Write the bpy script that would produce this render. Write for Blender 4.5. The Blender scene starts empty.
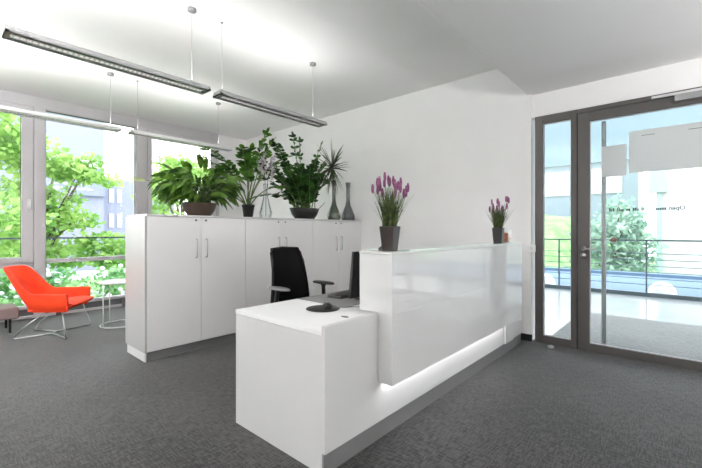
import bpy, math, random
from mathutils import Vector as V, Matrix
random.seed(7)
R = math.radians
C = bpy.context.scene.collection
SC = bpy.context.scene

# ---------------------------------------------------------------- camera
cam = bpy.data.cameras.new('camera'); camo = bpy.data.objects.new('camera', cam); C.objects.link(camo)
camo.location = (0, 0, 1.25); camo.rotation_euler = (R(90), 0, R(41.55))
cam.sensor_width = 36; cam.lens = 36*377.5/702; cam.shift_y = -3/702*-1*-1
cam.clip_start = .02; cam.clip_end = 300
SC.camera = camo
# ---------------------------------------------------------------- world: bright hazy sky
w = bpy.data.worlds.new('sky'); SC.world = w; w.use_nodes = True
nt = w.node_tree; nt.nodes.clear()
tc = nt.nodes.new('ShaderNodeTexCoord'); sp = nt.nodes.new('ShaderNodeSeparateXYZ'); cr = nt.nodes.new('ShaderNodeValToRGB')
bg = nt.nodes.new('ShaderNodeBackground'); ow = nt.nodes.new('ShaderNodeOutputWorld')
nt.links.new(tc.outputs['Generated'], sp.inputs[0]); nt.links.new(sp.outputs['Z'], cr.inputs[0])
nt.links.new(cr.outputs[0], bg.inputs[0]); nt.links.new(bg.outputs[0], ow.inputs[0])
e = cr.color_ramp.elements
e[0].position = 0.0; e[0].color = (1, .985, .965, 1)
e[1].position = .5; e[1].color = (.80, .88, .95, 1)
k = cr.color_ramp.elements.new(.13); k.color = (1, .985, .97, 1)
WORLD = 2.3
bg.inputs[1].default_value = WORLD
# ---------------------------------------------------------------- colour management
vs = SC.view_settings
vs.view_transform = 'Standard'; vs.look = 'None'; vs.gamma = 1; vs.use_curve_mapping = False; vs.exposure = 1.33
cy = SC.cycles
cy.max_bounces = 10; cy.diffuse_bounces = 5; cy.glossy_bounces = 5; cy.transparent_max_bounces = 24; cy.transmission_bounces = 8
cy.caustics_reflective = False; cy.caustics_refractive = False; cy.sample_clamp_indirect = 6; cy.use_denoising = True
UPLIGHT = 2.3      # watts of each pendant's upward tube
STRIP = 1.3
ENTRY_FILL = 2.0  # watts of each fill spot added in the entry ceiling
FILL_UP = 24.0     # watts of each unseen uplighter added as fill
REAR_FILL = 27.0        # watts of each fill pendant added behind the viewpoint

# ---------------------------------------------------------------- materials
def srgb(c):
    return tuple(((x/255)/12.92 if x/255 <= .04045 else ((x/255+.055)/1.055)**2.4) for x in c) + (1,)
def mat(name, col, rough=.5, metal=0, coat=0, noise=0, nscale=20, bump=0, bscale=200, spec=.5, trans=0, two=None, emit=None, es=0):
    m = bpy.data.materials.new(name); m.use_nodes = True
    n = m.node_tree; b = n.nodes['Principled BSDF']
    c = srgb(col)
    b.inputs['Base Color'].default_value = c; b.inputs['Roughness'].default_value = rough
    b.inputs['Metallic'].default_value = metal; b.inputs['Coat Weight'].default_value = coat
    b.inputs['Coat Roughness'].default_value = .008
    b.inputs['Specular IOR Level'].default_value = spec
    if trans: b.inputs['Transmission Weight'].default_value = trans
    t = n.nodes.new('ShaderNodeTexCoord')
    if noise or two:
        nz = n.nodes.new('ShaderNodeTexNoise'); nz.inputs['Scale'].default_value = nscale; nz.inputs['Detail'].default_value = 4
        n.links.new(t.outputs['Object'], nz.inputs['Vector'])
        r = n.nodes.new('ShaderNodeValToRGB')
        d = srgb(two) if two else tuple(x*(1-noise) for x in c[:3])+(1,)
        r.color_ramp.elements[0].position = .36; r.color_ramp.elements[0].color = d
        r.color_ramp.elements[1].position = .64; r.color_ramp.elements[1].color = c
        n.links.new(nz.outputs[0], r.inputs[0]); n.links.new(r.outputs[0], b.inputs['Base Color'])
    if bump:
        nb = n.nodes.new('ShaderNodeTexNoise'); nb.inputs['Scale'].default_value = bscale; nb.inputs['Detail'].default_value = 3
        n.links.new(t.outputs['Object'], nb.inputs['Vector'])
        bp = n.nodes.new('ShaderNodeBump'); bp.inputs['Strength'].default_value = bump; bp.inputs['Distance'].default_value = .002
        n.links.new(nb.outputs[0], bp.inputs['Height']); n.links.new(bp.outputs[0], b.inputs['Normal'])
    if emit:
        b.inputs['Emission Color'].default_value = srgb(emit); b.inputs['Emission Strength'].default_value = es
    return m
def glass_mat(name, tint=(1, 1, 1), refl=.8):
    m = bpy.data.materials.new(name); m.use_nodes = True
    n = m.node_tree; n.nodes.clear()
    o = n.nodes.new('ShaderNodeOutputMaterial'); mx = n.nodes.new('ShaderNodeMixShader')
    tr = n.nodes.new('ShaderNodeBsdfTransparent'); gl = n.nodes.new('ShaderNodeBsdfGlossy')
    tr.inputs[0].default_value = tint+(1,); gl.inputs['Roughness'].default_value = .0
    fr = n.nodes.new('ShaderNodeFresnel'); fr.inputs[0].default_value = 1.45
    ml = n.nodes.new('ShaderNodeMath'); ml.operation = 'MULTIPLY'; ml.inputs[1].default_value = refl
    n.links.new(fr.outputs[0], ml.inputs[0]); n.links.new(ml.outputs[0], mx.inputs[0])
    n.links.new(tr.outputs[0], mx.inputs[1]); n.links.new(gl.outputs[0], mx.inputs[2]); n.links.new(mx.outputs[0], o.inputs[0])
    return m
def leaf_mat(name, a, b_, nscale=6, rough=.45, transl=.3):
    m = bpy.data.materials.new(name); m.use_nodes = True
    n = m.node_tree; b = n.nodes['Principled BSDF']; out = n.nodes['Material Output']
    b.inputs['Roughness'].default_value = rough
    t = n.nodes.new('ShaderNodeTexCoord'); nz = n.nodes.new('ShaderNodeTexNoise'); nz.inputs['Scale'].default_value = nscale
    r = n.nodes.new('ShaderNodeValToRGB')
    r.color_ramp.elements[0].position = .35; r.color_ramp.elements[0].color = srgb(a)
    r.color_ramp.elements[1].position = .65; r.color_ramp.elements[1].color = srgb(b_)
    n.links.new(t.outputs['Object'], nz.inputs['Vector']); n.links.new(nz.outputs[0], r.inputs[0]); n.links.new(r.outputs[0], b.inputs['Base Color'])
    tl = n.nodes.new('ShaderNodeBsdfTranslucent'); mx = n.nodes.new('ShaderNodeMixShader'); mx.inputs[0].default_value = transl
    n.links.new(r.outputs[0], tl.inputs[0]); n.links.new(b.outputs[0], mx.inputs[1]); n.links.new(tl.outputs[0], mx.inputs[2])
    n.links.new(mx.outputs[0], out.inputs[0])
    return m
def carpet_mat(name, dark, light):
    m = bpy.data.materials.new(name); m.use_nodes = True
    n = m.node_tree; b = n.nodes['Principled BSDF']; b.inputs['Roughness'].default_value = .72
    b.inputs['Specular IOR Level'].default_value = .3
    b.inputs['Sheen Weight'].default_value = .5; b.inputs['Sheen Roughness'].default_value = .3
    t = n.nodes.new('ShaderNodeTexCoord')
    def wave(rot, sc):
        mp = n.nodes.new('ShaderNodeMapping'); mp.inputs['Scale'].default_value = sc
        n.links.new(t.outputs['Object'], mp.inputs[0])
        z = n.nodes.new('ShaderNodeTexNoise'); z.inputs['Scale'].default_value = 1; z.inputs['Detail'].default_value = 3
        n.links.new(mp.outputs[0], z.inputs['Vector']); return z
    a = wave(0, (130, 15, 1)); c = wave(0, (15, 130, 1)); d = wave(0, (1.2, 1.2, 1))
    add = n.nodes.new('ShaderNodeMath'); add.operation = 'ADD'; n.links.new(a.outputs[0], add.inputs[0]); n.links.new(c.outputs[0], add.inputs[1])
    m2 = n.nodes.new('ShaderNodeMath'); m2.operation = 'MULTIPLY_ADD'; m2.inputs[1].default_value = .42; n.links.new(add.outputs[0], m2.inputs[0])
    m3 = n.nodes.new('ShaderNodeMath'); m3.operation = 'MULTIPLY'; m3.inputs[1].default_value = .16; n.links.new(d.outputs[0], m3.inputs[0]); n.links.new(m3.outputs[0], m2.inputs[2])
    r = n.nodes.new('ShaderNodeValToRGB'); n.links.new(m2.outputs[0], r.inputs[0])
    r.color_ramp.elements[0].position = .45; r.color_ramp.elements[0].color = srgb(dark)
    r.color_ramp.elements[1].position = .56; r.color_ramp.elements[1].color = srgb(light)
    n.links.new(r.outputs[0], b.inputs['Base Color'])
    bp = n.nodes.new('ShaderNodeBump'); bp.inputs['Strength'].default_value = .5; bp.inputs['Distance'].default_value = .003
    n.links.new(add.outputs[0], bp.inputs['Height']); n.links.new(bp.outputs[0], b.inputs['Normal'])
    return m

M = dict(
    wall=mat('wall_paint', (241, 240, 240), .7, noise=.02, nscale=3, bump=.1, bscale=250),
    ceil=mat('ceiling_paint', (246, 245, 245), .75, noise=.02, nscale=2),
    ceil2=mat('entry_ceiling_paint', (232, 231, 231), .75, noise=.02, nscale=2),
    carpet=carpet_mat('grey_woven_carpet', (22, 22, 22), (64, 63, 63)),
    mat_=carpet_mat('entrance_matting', (104, 102, 101), (142, 140, 139)),
    stone=mat('pale_floor_stone', (206, 202, 202), .18, noise=.04, nscale=2),
    base=mat('black_skirting', (22, 22, 22), .5, noise=.1),
    anth=mat('anthracite_aluminium', (80, 77, 75), .45, metal=.1, noise=.05, nscale=8),
    gasket=mat('rubber_gasket', (24, 24, 25), .6, noise=.1),
    frame=mat('grey_window_frame', (196, 193, 196), .4, noise=.03, nscale=5),
    frame2=mat('grey_lintel', (190, 189, 191), .5, noise=.03, nscale=5),
    dark=mat('dark_convector', (96, 96, 98), .5, noise=.1),
    gloss=mat('white_gloss_lacquer', (232, 231, 231), .28, coat=.4, spec=.3, noise=.01, nscale=2),
    satin=mat('white_satin_laminate', (222, 222, 222), .35, noise=.01, nscale=3),
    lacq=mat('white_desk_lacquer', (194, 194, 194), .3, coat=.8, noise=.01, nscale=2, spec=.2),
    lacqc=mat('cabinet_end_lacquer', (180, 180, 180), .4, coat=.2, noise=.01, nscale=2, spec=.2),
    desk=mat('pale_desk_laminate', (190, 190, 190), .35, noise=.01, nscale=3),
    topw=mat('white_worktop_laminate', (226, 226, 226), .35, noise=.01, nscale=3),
    plinth=mat('grey_plinth', (120, 120, 121), .35, metal=.2, noise=.04),
    plinthw=mat('pale_plinth_end', (222, 222, 222), .4, noise=.02),
    chrome=mat('brushed_steel', (190, 190, 190), .28, metal=1, noise=.05),
    alu=mat('lamp_aluminium', (150, 150, 151), .45, metal=.2, noise=.03),
    alul=mat('lamp_pale_aluminium', (214, 214, 214), .45, metal=.3, noise=.03),
    louvre=mat('louvre_mirror', (225, 225, 225), .2, metal=.8, noise=.03),
    black=mat('black_plastic', (11, 11, 12), .45, noise=.1),
    mesh=mat('black_mesh_fabric', (9, 9, 10), .8, spec=.15, noise=.3, nscale=300, bump=.4, bscale=500),
    greyp=mat('grey_armpad', (108, 108, 110), .5, noise=.06),
    pad=mat('grey_desk_pad', (112, 112, 113), .7, noise=.08, nscale=40),
    screen=mat('screen_black', (12, 12, 13), .15, noise=.1),
    red=mat('orange_red_upholstery', (250, 72, 20), .75, noise=.06, nscale=6, bump=.3, bscale=400, two=(242, 58, 16)),
    white=mat('white_lacquered_metal', (240, 240, 240), .3, noise=.02),
    benchm=mat('taupe_bench_leather', (128, 114, 112), .6, noise=.08),
    bowl=mat('brown_ceramic_glaze', (76, 60, 50), .3, noise=.2, nscale=9),
    bowld=mat('dark_slate_ceramic', (46, 44, 44), .35, noise=.15, nscale=9),
    soil=mat('potting_soil', (52, 38, 28), .95, noise=.4, nscale=60, bump=.5),
    vase=mat('smoked_grey_glass_vase', (76, 78, 80), .12, coat=.6, noise=.12, nscale=6),
    vaseg=mat('olive_smoked_glass_vase', (62, 70, 54), .12, coat=.6, noise=.2, nscale=6),
    lpot=mat('dark_bronze_planter', (50, 42, 38), .35, metal=.3, noise=.25, nscale=14),
    lpot2=mat('black_planter', (30, 28, 28), .35, noise=.2, nscale=14),
    film=leaf_mat('frosted_film', (236, 235, 234), (238, 237, 236), 1, .7, .6),
    sky_sheet=leaf_mat('pale_blue_sky_sheet', (170, 180, 183), (176, 186, 188), .4, .6, .85),  # sheet colour set to the pale blue of the sky
    bar=mat('grey_green_bar', (196, 200, 200), .5, noise=.05),
    ink=mat('grey_lettering', (66, 68, 78), .6, noise=.05),
    brown=mat('brown_sticker', (150, 118, 106), .6, noise=.1),
    peach=mat('peach_sweets', (250, 160, 134), .5, noise=.3, nscale=60, two=(240, 176, 150)),
    glass=glass_mat('clear_window_glass', (.98, .99, .99), .6),
    dglass=glass_mat('door_glass', (.985, .997, 1.0), .6),
    gtop=mat('green_edged_glass', (205, 222, 216), .06, coat=.5, noise=.01, nscale=2),
    vglass=glass_mat('vase_glass', (.93, .95, .95), 1.0),
    rail=mat('dark_railing_steel', (92, 104, 110), .4, metal=.3, noise=.05),
    cable=mat('steel_cable', (130, 142, 148), .4, metal=.4, noise=.05),
    roof=mat('blue_grey_roofing', (92, 114, 136), .8, noise=.05, nscale=1),
    dome=mat('white_dome', (245, 245, 245), .4, noise=.02),
    fac=mat('lavender_facade', (136, 138, 160), .7, noise=.03, nscale=.6),
    facw=mat('white_facade', (178, 178, 179), .7, noise=.02, nscale=.6),
    facg=mat('grey_facade', (132, 146, 154), .7, noise=.03, nscale=.6),
    teal=mat('teal_column', (136, 158, 164), .5, noise=.04),
    winp=mat('far_window_glass', (196, 206, 210), .2, noise=.04),
    grass=mat('lawn_green', (104, 148, 84), .9, noise=.2, nscale=1.5, two=(140, 180, 112)),
    ground=mat('outdoor_ground', (196, 196, 196), .9, noise=.08, nscale=1),
    bark=mat('tree_bark', (96, 84, 70), .9, noise=.3, nscale=8),
    leafA=leaf_mat('peace_lily_leaf', (34, 72, 20), (108, 148, 54), 9),
    leafB=leaf_mat('zz_leaf_bright', (24, 58, 18), (84, 134, 36), 9, .3),
    leafC=leaf_mat('zz_leaf_dark', (18, 48, 18), (66, 112, 42), 9, .3),
    leafD=leaf_mat('dracaena_leaf', (48, 60, 40), (92, 104, 78), 9),
    stemg=leaf_mat('green_stalk', (70, 96, 44), (120, 140, 80), 20, .5, .1),
    stemr=mat('reddish_stem', (130, 92, 84), .6, noise=.2),
    stemd=mat('dark_stem', (50, 44, 40), .6, noise=.2),
    orch=mat('pale_blossom', (214, 208, 212), .6, noise=.12, nscale=30, two=(176, 168, 172)),
    lavg=leaf_mat('lavender_blade', (46, 60, 32), (98, 112, 64), 30),
    lavp=mat('lavender_purple', (118, 56, 98), .8, noise=.3, nscale=60, two=(152, 98, 134)),
    treeA=leaf_mat('spring_leaf', (116, 164, 74), (190, 218, 134), 1.6, .6, .45),
    treeB=leaf_mat('cool_leaf', (112, 148, 134), (180, 204, 186), 1.6, .6, .4),
    treeC=leaf_mat('shrub_leaf', (84, 150, 84), (170, 210, 150), 1.8, .6, .4),
    flower=mat('shrub_blossom', (236, 230, 244), .7, noise=.05),
    tube=mat('fluorescent_tube', (250, 250, 250), .5, emit=(255, 252, 246), es=.45),
    led=mat('led_strip', (255, 255, 255), .5, emit=(255, 255, 255), es=1.2),
)

# ---------------------------------------------------------------- mesh builder
class MB:
    def __init__(s): s.v = []; s.f = []; s.sm = []
    def add(s, vs_, fs, smooth=False):
        o = len(s.v); s.v += [tuple(p) for p in vs_]
        for f in fs: s.f.append([o+i for i in f]); s.sm.append(smooth)
        return s
    def box(s, x0, x1, y0, y1, z0, z1):
        p = [(x, y, z) for z in (z0, z1) for y in (y0, y1) for x in (x0, x1)]
        return s.add(p, [(0, 2, 3, 1), (4, 5, 7, 6), (0, 1, 5, 4), (2, 6, 7, 3), (0, 4, 6, 2), (1, 3, 7, 5)])
    def taper(s, cx, cy, z0, z1, w0, d0, w1, d1):
        p = [(cx+sx*w/2, cy+sy*d/2, z) for z, w, d in ((z0, w0, d0), (z1, w1, d1)) for sy in (-1, 1) for sx in (-1, 1)]
        return s.add(p, [(0, 2, 3, 1), (4, 5, 7, 6), (0, 1, 5, 4), (2, 6, 7, 3), (0, 4, 6, 2), (1, 3, 7, 5)])
    def tube(s, path, r, n=8, closed=False):
        P = [V(p) for p in path]; m = len(P); rr = r if isinstance(r, (list, tuple)) else [r]*m
        vs_ = []; up = None
        for i, p in enumerate(P):
            if closed: t = P[(i+1) % m]-P[i-1]
            else: t = P[min(i+1, m-1)]-P[max(i-1, 0)]
            if t.length < 1e-9: t = V((0, 0, 1))
            t.normalize()
            if up is None: up = V((0, 0, 1)) if abs(t.z) < .9 else V((1, 0, 0))
            a = up-t*up.dot(t)
            if a.length < 1e-4: a = t.orthogonal()
            a.normalize(); b = t.cross(a); up = a
            for k in range(n):
                q = 2*math.pi*k/n; vs_.append(p+(a*math.cos(q)+b*math.sin(q))*rr[i])
        fs = []
        for i in range(m if closed else m-1):
            j = (i+1) % m
            for k in range(n): fs.append((i*n+k, i*n+(k+1) % n, j*n+(k+1) % n, j*n+k))
        if not closed: fs += [tuple(range(n))[::-1], tuple((m-1)*n+k for k in range(n))]
        return s.add(vs_, fs, True)
    def lathe(s, prof, c=(0, 0, 0), n=28, sx=1, sy=1, rot=0):
        vs_ = []; m = len(prof); cr_, sr = math.cos(rot), math.sin(rot)
        for r, z in prof:
            for k in range(n):
                q = 2*math.pi*k/n; x = r*math.cos(q)*sx; y = r*math.sin(q)*sy
                vs_.append((c[0]+x*cr_-y*sr, c[1]+x*sr+y*cr_, c[2]+z))
        fs = [(i*n+k, i*n+(k+1) % n, (i+1)*n+(k+1) % n, (i+1)*n+k) for i in range(m-1) for k in range(n)]
        fs += [tuple(range(n))[::-1], tuple((m-1)*n+k for k in range(n))]
        return s.add(vs_, fs, True)
    def leaf(s, base, d, length, width, droop=.3, n=5, fold=.15, side=None, shape=None):
        """a curved lanceolate leaf with a folded midrib"""
        p = V(base); d = V(d).normalized(); vs_ = []
        sd = side if side is not None else d.cross(V((0, 0, 1)))
        if sd.length < 1e-3: sd = V((1, 0, 0))
        sd = sd.normalized()
        st = length/n
        for i in range(n+1):
            t = i/n; wv = (shape(t) if shape else math.sin(math.pi*min(1, t*.92+.05))**.8)*width/2
            if i == n: wv = width*.02
            nrm = sd.cross(d).normalized()
            vs_ += [p-sd*wv+nrm*fold*wv, p, p+sd*wv+nrm*fold*wv]
            d = (d+V((0, 0, -droop/n))).normalized(); p = p+d*st
        fs = []
        for i in range(n):
            a = i*3; fs += [(a, a+1, a+4, a+3), (a+1, a+2, a+5, a+4)]
        return s.add(vs_, fs, True)
    def obj(s, name, m, parent=None, bevel=0, seg=2, loc=None, subd=0):
        me = bpy.data.meshes.new(name); me.from_pydata(s.v, [], s.f); me.update()
        me.polygons.foreach_set('use_smooth', s.sm)
        me.materials.append(M[m] if isinstance(m, str) else m)
        o = bpy.data.objects.new(name, me); C.objects.link(o)
        if parent is not None: o.parent = parent
        if loc: o.location = loc
        if bevel:
            b = o.modifiers.new('bevel', 'BEVEL'); b.width = bevel; b.segments = seg; b.limit_method = 'ANGLE'; b.angle_limit = R(50)
        if subd:
            b = o.modifiers.new('subd', 'SUBSURF'); b.levels = subd; b.render_levels = subd
        return o
def tag(o, label=None, cat=None, group=None, kind=None):
    if label: o['label'] = label
    if cat: o['category'] = cat
    if group: o['group'] = group
    if kind: o['kind'] = kind
    return o
def thing(name, label, cat, loc=(0, 0, 0), rz=0, group=None):
    o = bpy.data.objects.new(name, None); C.objects.link(o); o.location = loc; o.rotation_euler = (0, 0, rz); o.empty_display_size = .1
    return tag(o, label, cat, group)
def struct(name, mb, m, parent=None, **k):
    o = mb.obj(name, m, parent, **k)
    if parent is None: o['kind'] = 'structure'
    return o
def sempty(name, loc=(0, 0, 0)):
    o = bpy.data.objects.new(name, None); C.objects.link(o); o.location = loc; o['kind'] = 'structure'; return o
def copy_tree(o, parent=None):
    c = o.copy(); C.objects.link(c)
    if parent is not None: c.parent = parent
    for ch in list(o.children): copy_tree(ch, c)
    return c
def arc(c, r, a0, a1, n, z=0):
    return [(c[0]+r*math.cos(a0+(a1-a0)*i/n), c[1]+r*math.sin(a0+(a1-a0)*i/n), z) for i in range(n+1)]

# ================================================================ ROOM SHELL
XW = -7.06; YW = 4.56; YD = 4.60; ZC = 3.20; ZE = 2.80; XE = -1.345; XR = 2.4; YB = -3.4
struct('floor', MB().box(XW-.25, XR, YB, YD+.02, -.12, 0), 'carpet')
struct('ceiling', MB().box(XW-.25, XE, YB, YW+.2, ZC, ZC+.15), 'ceil')
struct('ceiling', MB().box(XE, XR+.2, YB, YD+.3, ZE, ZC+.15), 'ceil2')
struct('wall_back', MB().box(XW-.25, -1.312, YW, YW+.22, -.12, ZC), 'wall')
struct('wall_right', MB().box(XR, XR+.2, YB, YD+.3, -.12, ZE), 'wall')
struct('wall_front', MB().box(XW-.25, XR+.2, YB-.2, YB, -.12, ZC+.1), 'wall')
# wall over and beside the glazed entrance
struct('wall_entrance', MB().box(-1.312, XR, YD, YD+.18, 2.535, ZE).box(1.45, XR, YD, YD+.18, -.12, 2.535), 'wall')
struct('wall_left', MB().box(XW-.2, XW, 3.93, YW, 0, ZC), 'wall')
struct('baseboard_back', MB().box(-3.80, -1.309, YW-.012, YW, 0, .075).box(-1.3125, -1.301, YW-.012, YD-.03, 0, .075), 'base')
struct('baseboard_right', MB().box(XR-.012, XR, YB, YD, 0, .075), 'base')
# ---- window wall: lintel, mullions, transom
struct('trim_1', MB().box(XW-.16, XW+.02, YB, 3.93, 3.04, ZC), 'frame2', bevel=.004)
for i, (a, b_) in enumerate(((-2.2, -2.07), (-.62, -.49), (1.041, 1.171), (2.40, 2.57), (3.87, 3.93))):
    m = MB().box(XW-.10, XW+.035, a, b_, 0, 3.04)
    struct('trim_%d' % (i+2), m, 'frame', bevel=.006)
struct('trim_8', MB().box(XW-.16, XW+.05, YB, 3.93, .0, .035).box(XW-.1, XW+.03, YB, 3.93, .13, .165), 'frame', bevel=.004)
struct('trim_9', MB().box(XW-.10, XW, YB, 3.93, .035, .13), 'dark')
def window(n, y0, y1, casement, hl=None, sw_=.13, tp=.085):
    r = sempty('window_%d' % n, (XW, (y0+y1)/2, .165)); yc = (y0+y1)/2
    f = MB(); zt = 3.04; zb = .165; zm0 = .775; zm1 = .835
    X0, X1 = -.07, .012
    def bx(a, b_, c, d, x0=X0, x1=X1): f.box(x0, x1, a-yc, b_-yc, c-zb, d-zb)
    t = .012
    bx(y0, y0+t, zb, zt); bx(y1-t, y1, zb, zt); bx(y0, y1, zt-t, zt); bx(y0, y1, zb, zb+t)
    if casement:
        zm0, zm1 = .73, .80
        bx(y0, y1, zm0, zm1)
        s_ = MB()
        for a, b_, c, d in ((y0+.005, y0+sw_, zm1, zt-.01), (y1-sw_-.005, y1-.005, zm1, zt-.01), (y0+sw_, y1-sw_-.005, zt-tp, zt-.01), (y0+sw_, y1-sw_-.005, zm1, zm1+.08)):
            s_.box(-.05, .03, a-yc, b_-yc, c-zb, d-zb)
        f.obj('frame', 'frame', r, bevel=.003)
        sf = s_.obj('sash', 'frame', r, bevel=.005)
        if hl:
            hd = MB().box(.03, .045, hl-.017-yc, hl+.017-yc, 1.57-zb, 1.70-zb).tube([(.045, hl-yc, 1.67-zb), (.075, hl-yc, 1.67-zb), (.078, hl-yc, 1.56-zb)], .011).obj('handle', 'white', sf)
        a, b_ = y0+sw_, y1-sw_-.005
    else:
        bx(y0, y1, zm0, zm1)
        f.obj('frame', 'frame', r, bevel=.003)
        a, b_ = y0+t, y1-t
    g = MB().box(-.032, -.026, a-yc, b_-yc, zm1-zb, zt-.013-zb).box(-.032, -.026, y0+t-yc, y1-t-yc, zb+t-zb, zm0-zb)
    g.obj('pane', 'glass', r)
    gk = MB()
    top = zt-tp if casement else zt-t
    gk.box(-.024, -.012, a-yc, b_-yc, top-.008-zb, top-zb).box(-.024, -.012, b_-.006-yc, b_-yc, zm1-zb, top-zb)
    gk.obj('gasket', 'gasket', r)
    return r
window(1, -.49, 1.041, True, hl=.985)
window(2, 1.171, 2.40, False)
window(3, 2.57, 3.87, True, sw_=.085, tp=.15)
window(4, -2.07, -.62, False)
window(5, YB, -2.2, True)
# ---- glazed entrance: side light and door
DF0, DF1 = YD-.035, YD+.045
r = sempty('window_6', (-1.06, YD, 0))
f = MB()
for a in ((-1.273, -1.19, 0, 2.535), (-.915, -.858, 0, 2.535), (-1.19, -.915, 2.445, 2.535), (-1.19, -.915, 0, .085)):
    f.box(a[0]+1.06, a[1]+1.06, -.035, .045, a[2], a[3])
f.obj('frame', 'anth', r, bevel=.004)
MB().box(-1.19+1.06, -.915+1.06, .0, .012, .085, 2.445).obj('pane', 'dglass', r)
f = MB()
for a in ((-1.19, -1.183, .085, 2.445), (-.922, -.915, .085, 2.445), (-1.183, -.922, 2.436, 2.445), (-1.183, -.922, .085, .091)):
    f.box(a[0]+1.06, a[1]+1.06, -.012, -.001, a[2], a[3])
f.obj('glazing_bead', 'frame', r)
struct('trim_10', MB().box(-.858, 1.45, YD-.03, YD+.05, 2.49, 2.535).box(1.40, 1.45, YD-.03, YD+.05, 0, 2.49), 'anth', bevel=.003)
d = sempty('door_1', (-.851, YD, 0))
DX = -.851
f = MB(); L0, L1, T0, T1 = -.851, .46, .006, 2.484
for a in ((L0, -.745, T0, T1), (L1-.106, L1, T0, T1), (-.745, L1-.106, 2.39, T1), (-.745, L1-.106, T0, .085)):
    f.box(a[0]-DX, a[1]-DX, -.045, .035, a[2], a[3])
f.obj('frame', 'anth', d, bevel=.004)
MB().box(-.745-DX, L1-.106-DX, .0, .012, .085, 2.39).obj('pane', 'dglass', d)
f = MB()
for a in ((-.745, -.738, .085, 2.39), (L1-.113, L1-.106, .085, 2.39), (-.738, L1-.113, 2.384, 2.39), (-.738, L1-.113, .085, .091)):
    f.box(a[0]-DX, a[1]-DX, -.016, -.001, a[2], a[3])
f.obj('glazing_bead', 'frame', d)
f = MB().box(-.003, .003, -.048, -.044, .006, 2.484)
f.obj('gasket', 'gasket', d)
MB().tube([(-.632-DX, .055, .09), (-.632-DX, .055, 2.38)], .021, 12).tube([(-.632-DX, .012, .30), (-.632-DX, .055, .30)], .009).tube([(-.632-DX, .012, 2.2), (-.632-DX, .055, 2.2)], .009).obj('pull_bar', 'bar', d)
h = MB()
h.lathe([(.024, 0), (.026, .004), (.026, .010), (.012, .012), (.010, .05)], n=20)
h.v = [(x, -z, y) for x, y, z in h.v]
h.tube([(0, -.05, 0), (.02, -.056, 0), (.125, -.052, -.004)], .0095)
ho = h.obj('handle', 'chrome', d, loc=(-.795-DX, -.045, 1.068))
h = MB().lathe([(.026, 0), (.028, .004), (.026, .012), (.014, .014), (.013, .03)], n=20); h.v = [(x, -z, y) for x, y, z in h.v]
h.obj('lock_cylinder', 'chrome', d, loc=(-.80-DX, -.045, .995))
tag(MB().box(-.075-DX, .25-DX, -.105, -.046, 2.425, 2.482).obj('door_closer', 'alu', d, bevel=.004), 'pale grey door closer box')
MB().box(-.24-DX, .32-DX, -.060, -.0355, 2.494, 2.515).obj('closer_rail', 'alul', d)
h = MB().lathe([(.026, 0), (.026, .0015)], n=24); h.v = [(x, -z, y) for x, y, z in h.v]
tag(h.obj('round_sticker', 'brown', d, loc=(-.543-DX, -.0005, 1.16)), 'small brown round marker on the door glass')
fl = MB().box(-.646-DX, -.436-DX, -.0016, -.0004, 1.800, 2.112)
tag(fl.obj('frosted_film', 'film', d), 'smaller grey frosted film panel')
fl = MB().box(-.418-DX, L1-.113-DX, -.0016, -.0004, 1.820, 2.227)
ff = tag(fl.obj('frosted_film', 'film', d), 'large grey frosted film panel')
MB().box(-.32-DX, -.22-DX, -.0022, -.0016, 2.172, 2.176).box(.02-DX, .12-DX, -.0022, -.0016, 2.172, 2.176).obj('small_print', 'ink', ff)
# lettering, read from outside; the first word is legible, the rest only as short strokes
tcu = bpy.data.curves.new('lettering', 'FONT'); tcu.body = 'Open'; tcu.size = .052; tcu.extrude = .0004; tcu.offset = .0012
to = bpy.data.objects.new('tmp', tcu); C.objects.link(to)
bpy.context.view_layer.update()
tm = bpy.data.meshes.new_from_object(to); bpy.data.objects.remove(to)
tm.materials.clear(); tm.materials.append(M['ink'])
lo = bpy.data.objects.new('lettering', tm); C.objects.link(lo); lo.parent = d
lo.rotation_euler = (R(90), 0, R(180)); lo.location = (.0-DX, -.001, 1.447)
st = MB(); x = -.135
for word in (5, 3, 2, 3, 2, 4, 3):
    for kk in range(word):
        hgt = random.choice((.022, .024, .032)); wd = random.uniform(.009, .014)
        st.box(x-wd-DX, x-DX, -.0016, -.0006, 1.447, 1.447+hgt); x -= wd+.004
    x -= .018
st.obj('lettering', 'ink', d)

# ================================================================ OUTSIDE, ENTRANCE SIDE
struct('walkway', MB().box(-9, 9, YD+.021, 9.12, -.14, 0), 'stone')
tag(MB().box(-1.19, 2.6, 4.72, 6.70, .0, .012).obj('entrance_mat', 'mat_'), 'wide grey entrance mat on the pale walkway outside the glass door', 'mat')
struct('sky_sheet', MB().box(-9, 9, YD+.20, 11.2, 2.98, 3.02), 'sky_sheet')  # added sheet over the walkway, standing in for the pale blue upper sky
rl = thing('balcony_railing', 'dark steel railing with horizontal cables at the far side of the walkway', 'railing', (-.5, 9.15, 0))
MB().box(-7, 7, -.035, .035, 1.055, 1.085).obj('handrail', 'rail', rl)
MB().box(-7, 7, -.04, .04, .0, .075).obj('base_rail', 'rail', rl)
for zc in (.82, .70, .58, .465, .345, .225): MB().tube([(-7, 0, zc), (7, 0, zc)], .0075, 6).obj('cable', 'cable', rl)
for kx in range(-4, 5):
    xx = -.06+1.497*kx
    MB().box(xx-.012, xx+.012, -.025, .025, .075, 1.055).tube([(xx, 0, .78), (xx, 0, .9)], [.028, .004]).obj('post', 'rail', rl)
struct('lower_roof', MB().box(-14, 12, 9.25, 16.6, -.5, -.30).box(-14, 12, 16.3, 16.6, -.3, -.2), 'roof')
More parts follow.
